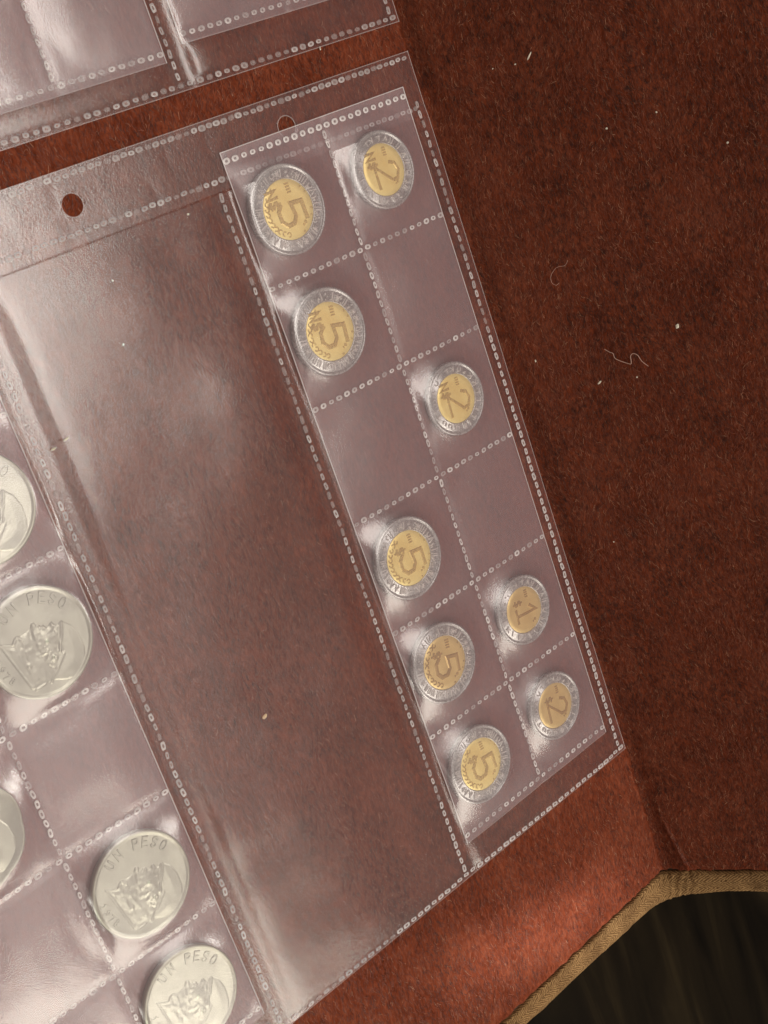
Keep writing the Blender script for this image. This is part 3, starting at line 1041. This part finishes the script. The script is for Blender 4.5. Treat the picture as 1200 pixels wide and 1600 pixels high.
def make_strip(sx, sy, rows, label, seed, y_from=None, y_to=None):
    y0 = sy - 2.7 if y_from is None else y_from
    y1 = sy + rows * PITCH + 2.5 if y_to is None else y_to
    org = (sx, y0)
    st = thing('coin_strip', (sx, -y0, 0), label, 'coin strip', 'clear pocket strips holding coins')
    hf = lambda X, Y: strip_h(X, Y, sx, sy, seed)
    xs = np.concatenate([[sx, sx + 0.25, sx + 0.6], np.arange(sx + 1, sx + SW - 0.9, 0.85), [sx + SW - 0.6, sx + SW - 0.25, sx + SW]])
    ys = np.arange(y0, y1 + 0.4, 0.85)
    ys = np.concatenate([ys[:-1], [y1]]) if ys[-1] > y1 else ys
    add_sheet('front_film', org, st, xs, ys, hf, M['strip_film'])
    add_sheet('back_film', org, st, np.linspace(sx, sx + SW, 12), np.linspace(y0, y1, 30), lambda X, Y: np.full_like(X, 0.50), M['strip_film'])
    marks = []
    for k in range(rows + 1):
        yk = sy + k * PITCH
        if y0 - 0.1 <= yk <= y1 + 0.1:
            marks += weld_line((sx + 1.2, yk), (sx + SW - 1.2, yk), 3.0, W_TOP if k == 0 else W_ROUND, seed + k)
    for k in range(rows):
        a_, b_ = sy + k * PITCH + 2.4, sy + (k + 1) * PITCH - 2.4
        a_, b_ = max(a_, y0 + 1), min(b_, y1 - 1)
        if b_ > a_ + 3:
            marks += weld_line((sx + MID, a_), (sx + MID, b_), 2.95, W_OVAL, seed + 20 + k)
    add_welds(st, org, marks, lambda X, Y: np.maximum.reduce([hf(X + a_, Y + b_) for a_ in (-0.7, 0, 0.7) for b_ in (-0.7, 0, 0.7)]) + 0.02)
    edge_line('fold_edge', st, org, [(sx + 0.1, y0), (sx + 0.1, y1)], hf, 0.34)
    edge_line('fold_edge', st, org, [(sx + SW - 0.1, y0), (sx + SW - 0.1, y1)], hf, 0.34)
    edge_line('cut_edge', st, org, [(sx, y0 + 0.1), (sx + SW, y0 + 0.1)], hf, 0.28)
    edge_line('cut_edge', st, org, [(sx, y1 - 0.1), (sx + SW, y1 - 0.1)], hf, 0.28, 0.1, M['cut'])
    return st


make_strip(*STRIPS['right'], 6, 'clear twelve-pocket strip with two-tone coins, in the rightmost pocket of the lower page', 101)
make_strip(*STRIPS['left'], 6, 'clear pocket strip with silver coins, at the left edge of the photo', 201)
# lower ends of the two strips in the upper page; their seams lie at y = -31.2 and -34.5
USTR = [(-75.6, -31.2 - 6 * PITCH), (0.6, -34.6 - 6 * PITCH)]
make_strip(*USTR[0], 6, 'empty clear pocket strip catching glare in the upper left corner', 301, y_from=-150)
make_strip(*USTR[1], 6, 'empty clear pocket strip at the top edge, right of the corner one', 401, y_from=-150)


def in_strip(X, Y):
    H = np.zeros_like(X)
    for (sx, sy), sd in ((STRIPS['right'], 101), (STRIPS['left'], 201)):
        inside = (X > sx - 0.1) & (X < sx + SW + 0.1) & (Y > sy - 2.8) & (Y < sy + 6 * PITCH + 2.6)
        H = np.where(inside, strip_h(np.clip(X, sx, sx + SW), Y, sx, sy, sd), H)
    for (sx, sy), sd in ((USTR[0], 301), (USTR[1], 401)):
        inside = (X > sx - 0.1) & (X < sx + SW + 0.1) & (Y < sy + 6 * PITCH + 2.6)
        H = np.where(inside, strip_h(np.clip(X, sx, sx + SW), Y, sx, sy, sd), H)
    return H


def front_h(X, Y, seed=5):
    """front film of a page: rests on the strips, slack and wavy where a pocket is empty"""
    S = in_strip(X, Y)
    pocket = (X + 81.5) / 76.5
    k = np.floor(pocket)
    f = pocket - k
    tent = np.clip(np.minimum(f, 1 - f) * 76.5 / 9, 0, 1)
    wav = 0.34 * vnoise(X * 0.8 + 400, Y * 0.7 + 500, 26, seed) + 0.07 * vnoise(X + 400, Y + 500, 11, seed + 1)
    base = 0.95 + tent * np.clip(0.9 + wav, -0.2, 3)
    top = np.clip((Y - 7.7) / 10, 0, 1) if seed == 5 else 1
    base = 0.9 + (base - 0.9) * top
    return np.maximum(base * np.where(S > 0, 0, 1), S + 0.16)


def smooth_front(xs, ys, seed):
    """front film heights with the steps at strip edges relaxed, as film would bridge them"""
    X, Y = np.meshgrid(xs, ys)
    Z = front_h(X, Y, seed)
    Z0 = Z.copy()
    for _ in range(7):
        Zp = np.pad(Z, 1, mode='edge')
        Z = (Zp[:-2, 1:-1] + Zp[2:, 1:-1] + Zp[1:-1, :-2] + Zp[1:-1, 2:] + 2 * Z) / 6
        Z = np.maximum(Z, np.where(in_strip(X, Y) > 0, Z0, 0))
    return Z


def interp(xs, ys, Z):
    def f(X, Y):
        X = np.asarray(X, float)
        Y = np.asarray(Y, float)
        i = np.clip(np.searchsorted(xs, X) - 1, 0, len(xs) - 2)
        j = np.clip(np.searchsorted(ys, Y) - 1, 0, len(ys) - 2)
        a_ = np.clip((X - xs[i]) / (xs[i + 1] - xs[i]), 0, 1)
        b_ = np.clip((Y - ys[j]) / (ys[j + 1] - ys[j]), 0, 1)
        return (Z[j, i] * (1 - a_) + Z[j, i + 1] * a_) * (1 - b_) + (Z[j + 1, i] * (1 - a_) + Z[j + 1, i + 1] * a_) * b_
    return f


def make_page(y0, y1, label, seed, header):
    xl, xr = -160.0, 75.9
    org = (xl, y0)
    pg = thing('album_page', (xl, -y0, 0), label, 'album page', 'clear plastic pages in the album')
    yp = y0 + 19.6 if header else y0
    xs = np.arange(xl, xr + 0.5, 1.0)
    xs[-1] = xr
    ys = np.arange(yp, y1 + 0.5, 1.0)
    ys[-1] = y1
    Z = smooth_front(xs, ys, seed)
    # close to the sheet below at the welded rim
    Xg, Yg = np.meshgrid(xs, ys)
    rim = np.clip(np.minimum(xr - Xg, y1 - Yg) / 3.0, 0, 1)
    Z = 0.8 + (Z - 0.8) * np.where(in_strip(Xg, Yg) > 0, 1, rim)
    for sx_ in (73.0, -4.3, -81.4, -158.0):
        k_ = np.clip((np.abs(Xg - sx_) - 2.6) / 3.5, 0, 1) ** 1.3
        Z = np.where(in_strip(Xg, Yg) > 0, Z, 0.78 + (Z - 0.78) * k_)
    f = interp(xs, ys, Z)
    add_sheet('front_film', org, pg, xs, ys, f, M['page_film'])
    holes = [(-47.0, -2.9, 3.0), (24.4, -3.2, 3.0)] if header else []
    fine = lambda: np.unique(np.round(np.concatenate([np.arange(xl, xr, 4.0), [xr]] + [np.arange(h[0] - 5, h[0] + 5.01, 0.5) for h in holes]), 4))
    fy = np.unique(np.round(np.concatenate([np.arange(y0, y1, 4.0), [y1]] + ([np.arange(-9, 4.01, 0.5)] if header else [])), 4))
    add_sheet('back_film', org, pg, fine(), fy, lambda X, Y: np.full_like(X, 0.33), M['page_film'], holes)
    marks = []
    if header:
        hy = np.round(np.arange(y0, yp - 0.5, 0.5), 4)
        hz = lambda X, Y: 0.42 + 0.05 * np.abs(vnoise(X + 300, Y + 300, 7, 9)) * np.clip((Y - y0) / 3, 0, 1) * np.clip((yp - Y) / 3, 0, 1)
        add_sheet('header_film', org, pg, np.unique(np.round(np.arange(xl, xr + 0.01, 0.5), 4)), hy, hz, M['header_film'], holes)
        for hx, hyy, hr in holes:
            edge_line('hole_rim', pg, org, [(hx + hr * 1.02 * math.cos(t_), hyy + hr * 1.02 * math.sin(t_)) for t_ in np.linspace(0, 2 * math.pi, 25)], lambda X, Y: np.full_like(X, 0.50), 0.3, 0.06, M['cut'])
        marks += [m for m in weld_line((xl + 2, y0 + 1.7), (xr - 2.2, y0 + 1.7), 2.55, W_PAGE, 61, 0.3)]
        marks += [m for m in weld_line((xl + 2, y0 + 15.4), (xr - 4, y0 + 16.6), 2.55, W_PAGE, 62, 0.3)]
        ytop = yp - 4
    else:
        ytop = y0 + 4
    nh = len(marks)
    for i_, xx in enumerate((73.0, -4.3, -81.4, -158)):
        marks += weld_line((xx, ytop + (0 if xx > 50 else 5)), (xx, y1 - 4.0), 3.0, W_BOX, 70 + i_)
    marks += weld_line((xl + 2, y1 - 1.6), (xr - 2, y1 - 1.6), 3.0, W_BOX if header else W_PAGE, 80)
    zz = lambda X, Y: np.where(np.asarray(Y) < yp, 0.56, np.maximum.reduce([f(X + a_, Y + b_) for a_ in (-0.7, 0, 0.7) for b_ in (-0.8, 0, 0.8)]) + 0.02)
    add_welds(pg, org, marks, zz)
    fx = lambda X, Y: np.where(np.asarray(Y) < yp, 0.46, f(X, Y))
    edge_line('cut_edge', pg, org, [(xr - 0.12, y0), (xr - 0.12, y1)], fx, 0.3, 0.1, M['cut'])
    edge_line('cut_edge', pg, org, [(xl, y1 - 0.12), (xr, y1 - 0.12)], fx, 0.26, 0.1, M['cut'])
    edge_line('cut_edge', pg, org, [(xl, y0 + 0.12), (xr, y0 + 0.12)], lambda X, Y: np.full_like(X, 0.56), 0.26, 0.1, M['cut'])
    return pg, f


page, page_f = make_page(-12.0, 233.6, 'large clear plastic page with three long pockets and punched holes along its top', 5, True)
page2, _ = make_page(-170.0, -20.6, 'clear plastic page at the top of the photo, only its welded lower end in view', 15, False)


# ------------------------------------------------------------------ lint and threads
def speck(name, pts3, label, cat, group, mat, rr):
    """small irregular grain around a centre"""
    c, ax, nrm, size = pts3
    bm = bmesh.new()
    bmesh.ops.create_icosphere(bm, subdivisions=1, radius=1.0)
    for v in bm.verts:
        k = rr.uniform(0.7, 1.25)
        v.co = Vector((v.co.x * size[0] * k, v.co.y * size[1] * k, v.co.z * size[2] * k)) * MM
    me = bpy.data.meshes.new(name)
    bm.to_mesh(me)
    bm.free()
    me.materials.append(mat)
    o = bpy.data.objects.new(name, me)
    COL.objects.link(o)
    X_ = Vector(ax).normalized()
    Z_ = Vector(nrm).normalized()
    Y_ = Z_.cross(X_).normalized()
    X_ = Y_.cross(Z_)
    o.matrix_world = Matrix(((X_.x, Y_.x, Z_.x, c[0] * MM), (X_.y, Y_.y, Z_.y, c[1] * MM), (X_.z, Y_.z, Z_.z, c[2] * MM), (0, 0, 0, 1)))
    o['label'] = label
    o['category'] = cat
    if group:
        o['group'] = group
    return o


rr = random.Random(3)
N2 = (-ST, 0, CT)
GR = 'lint specks on the raised felt cover'
SP2 = [(37.0, 0.7, 1.4, 0.30, 45, 'longest pale lint sliver near the top of the dark felt cover'),
       (32.2, 1.6, 0.35, 0.25, 0, 'pale dot of lint just left of the longest sliver on the dark felt'),
       (25.1, 0.8, 0.25, 0.2, 0, 'faintest lint dot near the top of the dark felt, left of two brighter ones'),
       (86.1, 39.7, 0.45, 0.35, 40, 'pale lint dot nearest the right photo edge'),
       (53.6, 26.6, 0.35, 0.3, 20, 'pale lint dot in the upper middle of the dark felt, on its own'),
       (68.7, 26.2, 0.35, 0.28, 90, 'lint dot between the upper middle dot and the one near the right photo edge'),
       (58.5, 88.2, 0.9, 0.5, 70, 'triangular pale lint flake to the upper right of the wavy thread'),
       (29.6, 100.8, 1.3, 0.32, 29, 'stubby pale lint rod just below the wavy thread'),
       (11.0, 89.7, 0.5, 0.28, 95, 'small lint flake close to the edge of the clear page, left of the wavy thread'),
       (42.0, 101.3, 0.4, 0.3, 10, 'small lint dot right below the right end of the wavy thread'),
       (19.0, 154.8, 0.3, 0.25, 0, 'lowest lint dot on the dark felt cover')]
for s, y, a_, b_, an, lb in SP2:
    h = float(h2(np.array([s]), np.array([y]))[0]) + 0.62
    c = p2(np.float64(s), y, h) + np.array([X0, 0, 0])
    ax = math.cos(R(an)) * np.array([CT, 0, ST]) + math.sin(R(an)) * np.array([0, 1.0, 0])
    speck('lint_speck', (c, ax, N2, (a_, b_, 0.18)), lb, 'lint', GR, M['lint'], rr)
SP1 = [(-50.7, 145.6, 1.05, 0.75, 20, 'tan crumb lying on the clear page in the empty middle pocket', M['crumb']),
       (-73.8, 50.2, 1.0, 0.34, 12, 'upper of two white flakes on the glary part of the clear page', M['lint']),
       (-77.5, 51.3, 0.85, 0.4, 5, 'lower left of two white flakes on the glary part of the clear page', M['lint']),
       (-45.1, 18.1, 0.25, 0.4, 15, 'white fleck high in the empty middle pocket below the left punched hole', M['lint']),
       (-49.0, 34.2, 0.35, 0.3, 30, 'faint fleck in the empty middle pocket above the pair of white flakes', M['lint']),
       (-16.4, 9.4, 0.4, 0.35, 0, 'pale fleck at the pocket mouth left of the right strip', M['lint'])]
for x, y, a_, b_, an, lb, mt in SP1:
    z = float(page_f(np.array([x]), np.array([y]))[0]) + 0.32
    speck('crumb' if mt is M['crumb'] else 'lint_fleck', ((x, -y, z), (math.cos(R(an)), math.sin(R(an)), 0), (0, 0, 1), (a_, b_, 0.25)), lb, 'crumb' if mt is M['crumb'] else 'lint', 'flecks on the clear page', mt, rr)
speck('lint_fleck', ((44.5, 20.4, 0.55), (0.2, 1, 0), (0, 0, 1), (0.6, 0.25, 0.15)), 'pale fleck on the felt strip between the two clear pages', 'lint', 'flecks on the clear page', M['lint'], rr)
# scratch of glue on the page under the right strip
for x, y, a_, an in ((27.6, 226.4, 0.8, 70), (29.6, 222.2, 0.35, 60), (30.6, 219.8, 0.35, 75)):
    z = float(page_f(np.array([x]), np.array([y]))[0]) + 0.05
    so = speck('scratch', ((x, -y, z), (math.cos(R(an)), math.sin(R(an)), 0), (0, 0, 1), (a_, 0.2, 0.06)), '', '', None, M['fold'], rr)
    mw = so.matrix_world.copy()
    so.parent = page
    so.matrix_parent_inverse = Matrix.Translation(page.location).inverted()
    so.matrix_world = mw
    del so['label'], so['category']


def thread(pts, label, rad):
    P = [p2(np.float64(s), y, float(h2(np.array([s]), np.array([y]))[0]) + hh) + np.array([X0, 0, 0]) for s, y, hh in pts]
    P = np.array(P)
    # Catmull-Rom through the points
    Q = []
    for i in range(len(P) - 1):
        p0, p1, p2_, p3 = P[max(i - 1, 0)], P[i], P[i + 1], P[min(i + 2, len(P) - 1)]
        for t in np.linspace(0, 1, 8, endpoint=(i == len(P) - 2)):
            Q.append(0.5 * ((2 * p1) + (-p0 + p2_) * t + (2 * p0 - 5 * p1 + 4 * p2_ - p3) * t * t + (-p0 + 3 * p1 - 3 * p2_ + p3) * t ** 3))
    Q = np.array(Q)
    org = Q[0].copy()
    V, F = [], []
    n = np.array(N2)
    for i, p in enumerate(Q):
        tg = Q[min(i + 1, len(Q) - 1)] - Q[max(i - 1, 0)]
        tg /= np.linalg.norm(tg) + 1e-9
        b = np.cross(tg, n)
        b /= np.linalg.norm(b)
        c = np.cross(b, tg)
        for k in range(5):
            an = 2 * math.pi * k / 5
            V.append(p - org + rad * (math.cos(an) * b + math.sin(an) * c))
    for i in range(len(Q) - 1):
        for k in range(5):
            F.append((i * 5 + k, i * 5 + (k + 1) % 5, (i + 1) * 5 + (k + 1) % 5, (i + 1) * 5 + k))
    o = link('thread', mesh('thread', V, F, M['thread']))
    o.location = Vector(org) * MM
    o['label'] = label
    o['category'] = 'thread'
    o['group'] = 'loose threads on the raised felt cover'
    return o


thread([(34.2, 90.6, 0.5), (35.6, 91.8, 0.65), (36.6, 92.5, 0.7), (37.0, 94.3, 0.75), (40.4, 96.5, 0.7), (41.4, 96.6, 0.7), (41.9, 94.3, 0.75), (43.0, 93.7, 0.8), (44.2, 94.6, 0.8), (44.9, 96.6, 0.75), (46.5, 98.6, 0.7)], 'wavy pale pink thread lying on the dark felt cover', 0.11)
thread([(30.9, 61.0, 0.5), (29.6, 62.3, 0.7), (27.6, 62.2, 0.7), (26.1, 62.7, 0.75), (24.3, 64.4, 0.75), (23.9, 66.4, 0.7), (25.0, 67.6, 0.65), (26.2, 67.1, 0.55)], 'faint curled hair on the dark felt, above and left of the wavy thread', 0.06)
